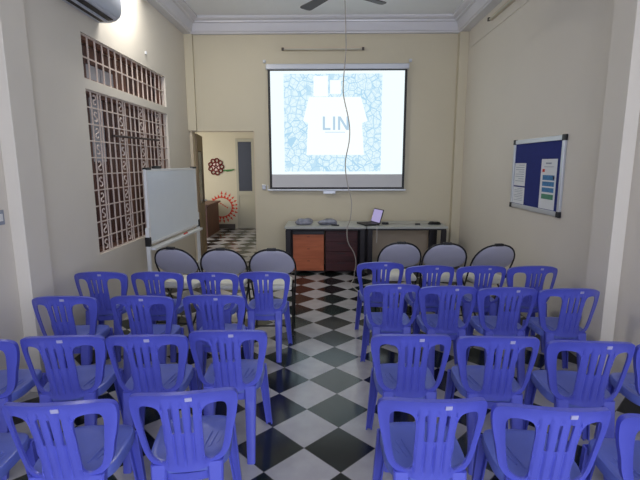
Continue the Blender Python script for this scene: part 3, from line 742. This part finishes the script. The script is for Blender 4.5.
mp = Matrix.Translation(P0) @ Matrix.Rotation(math.atan2(dv.y, dv.x), 4, 'Z')
bm = bmesh.new(); tube(bm, [(0, -0.06, 0), (0, 0.06, 0)], 0.009, 8)
o = finish('marker_pen', bm, m_redp, None, True); o.location = mp @ Vector((0.95, -0.045, 0.794)); tag(o, 'red marker pen lying on the whiteboard tray', 'marker pen')
bm = bmesh.new(); box(bm, (-0.02, -0.08, 0), (0.02, 0.08, 0.03), 0.005)
o = finish('board_eraser', bm, m_blackp, None, True); o.location = mp @ Vector((0.3, 0.0, 1.6395)); o.location.z = 1.623; o.rotation_euler = (0, 0, math.atan2(dv.y, dv.x)-PI/2); tag(o, 'black board eraser on top edge of the whiteboard', 'board eraser')

# ------------------------------------------------------------------ next room objects
wr = thing('wreath', (-2.80, YN-0.02, 1.60), 'red-brown flower wreath on far wall of the next room', 'wreath')
bm = bmesh.new()
for i in range(9):
    a = 2*PI*i/9; c = Vector((0.145*math.cos(a), 0, 0.16*math.sin(a)))
    tube(bm, [c+Vector((0.05*math.cos(b), 0, 0.05*math.sin(b))) for b in [2*PI*j/10 for j in range(10)]], 0.018, 6, closed=True)
for i in range(5):
    a = 2*PI*i/5+0.3; tube(bm, [(0.02*math.cos(a), 0, 0.02*math.sin(a)), (0.13*math.cos(a), 0, 0.13*math.sin(a))], [0.02, 0.016], 6)
finish('petals', bm, m_wreath, wr, True)
bm = bmesh.new()
for i in range(5):
    a = 2*PI*i/5+0.93; tube(bm, [(0.085*math.cos(a), 0.008, 0.085*math.sin(a)), (0.085*math.cos(a), -0.004, 0.085*math.sin(a))], 0.042, 10)
finish('flower_centres', bm, m_wreathw, wr, True)
bm = bmesh.new(); tube(bm, [(-2.62, YN-0.02, 1.51), (-2.52, YN-0.025, 1.50), (-2.42, YN-0.02, 1.51), (-2.33, YN-0.02, 1.53)], [0.014, 0.026, 0.022, 0.012], 8)
tag(finish('garland', bm, m_green, None, True), 'short green garland pinned beside the wreath in the next room', 'garland')
bm = bmesh.new(); cx_, cz_ = -2.70, 0.56
def dash(bm, ax, az, ang, l, w_):
    c, s = math.cos(ang), math.sin(ang)
    pl_ = [(0, -w_/2), (l, 0), (0, w_/2)]
    prism(bm, [(ax+x*c-z*s, az+x*s+z*c) for x, z in pl_], lambda x, z: Vector((x, YN-0.004, z)), lambda x, z: Vector((x, YN, z)))
for i in range(19):
    a = math.radians(150-i*15.5); ax, az = cx_+0.26*math.cos(a), cz_+0.24*math.sin(a)
    dash(bm, ax, az, a, 0.10, 0.085)
    if i > 3: dash(bm, cx_+0.37*math.cos(a), cz_+0.34*math.sin(a), a, 0.085, 0.06)
for i in range(5): dash(bm, cx_-0.06+0.055*i, cz_+0.12-0.035*i, 2.4, 0.06, 0.04)
tag(finish('wall_decoration', bm, m_redp), 'red paper sunburst decoration low on the far wall of next room', 'wall decoration')
dk = thing('side_desk', (-3.0, 10.6, 0), 'dark brown wooden desk by the decorated wall of the next room', 'desk')
finish('desktop', B((-0.35, -0.6, 0.72), (0.35, 0.6, 0.76), 0.004), m_dkbrown, dk)
finish('side_panel', B((0.27, -0.56, 0), (0.30, 0.56, 0.72)), m_dkbrown, dk); finish('side_panel', B((-0.31, -0.56, 0), (-0.28, 0.56, 0.72)), m_dkbrown, dk)
finish('front_panel', B((-0.28, -0.55, 0.1), (0.27, -0.53, 0.72)), m_dkbrown, dk)

# ------------------------------------------------------------------ small wall fittings
t = thing('wall_socket', (XL, 2.93, 1.32), 'white light switch plate on the left wall at the picture edge', 'switch')
finish('plate', B((0, -0.06, -0.05), (0.008, 0.06, 0.05), 0.003), m_ink, t)
for k in (-1, 1): finish('rocker', B((0.008, k*0.025-0.015, -0.025), (0.013, k*0.025+0.015, 0.025), 0.002), m_white, t)
bm = bmesh.new(); box(bm, (0, -0.016, -0.016), (0.02, 0.016, 0.016), 0.004); o = finish('wall_nail_plug', bm, m_alu); o.location = (XL, 5.70, 3.01); tag(o, 'tiny metal fitting on left wall above the transom window', 'fitting')
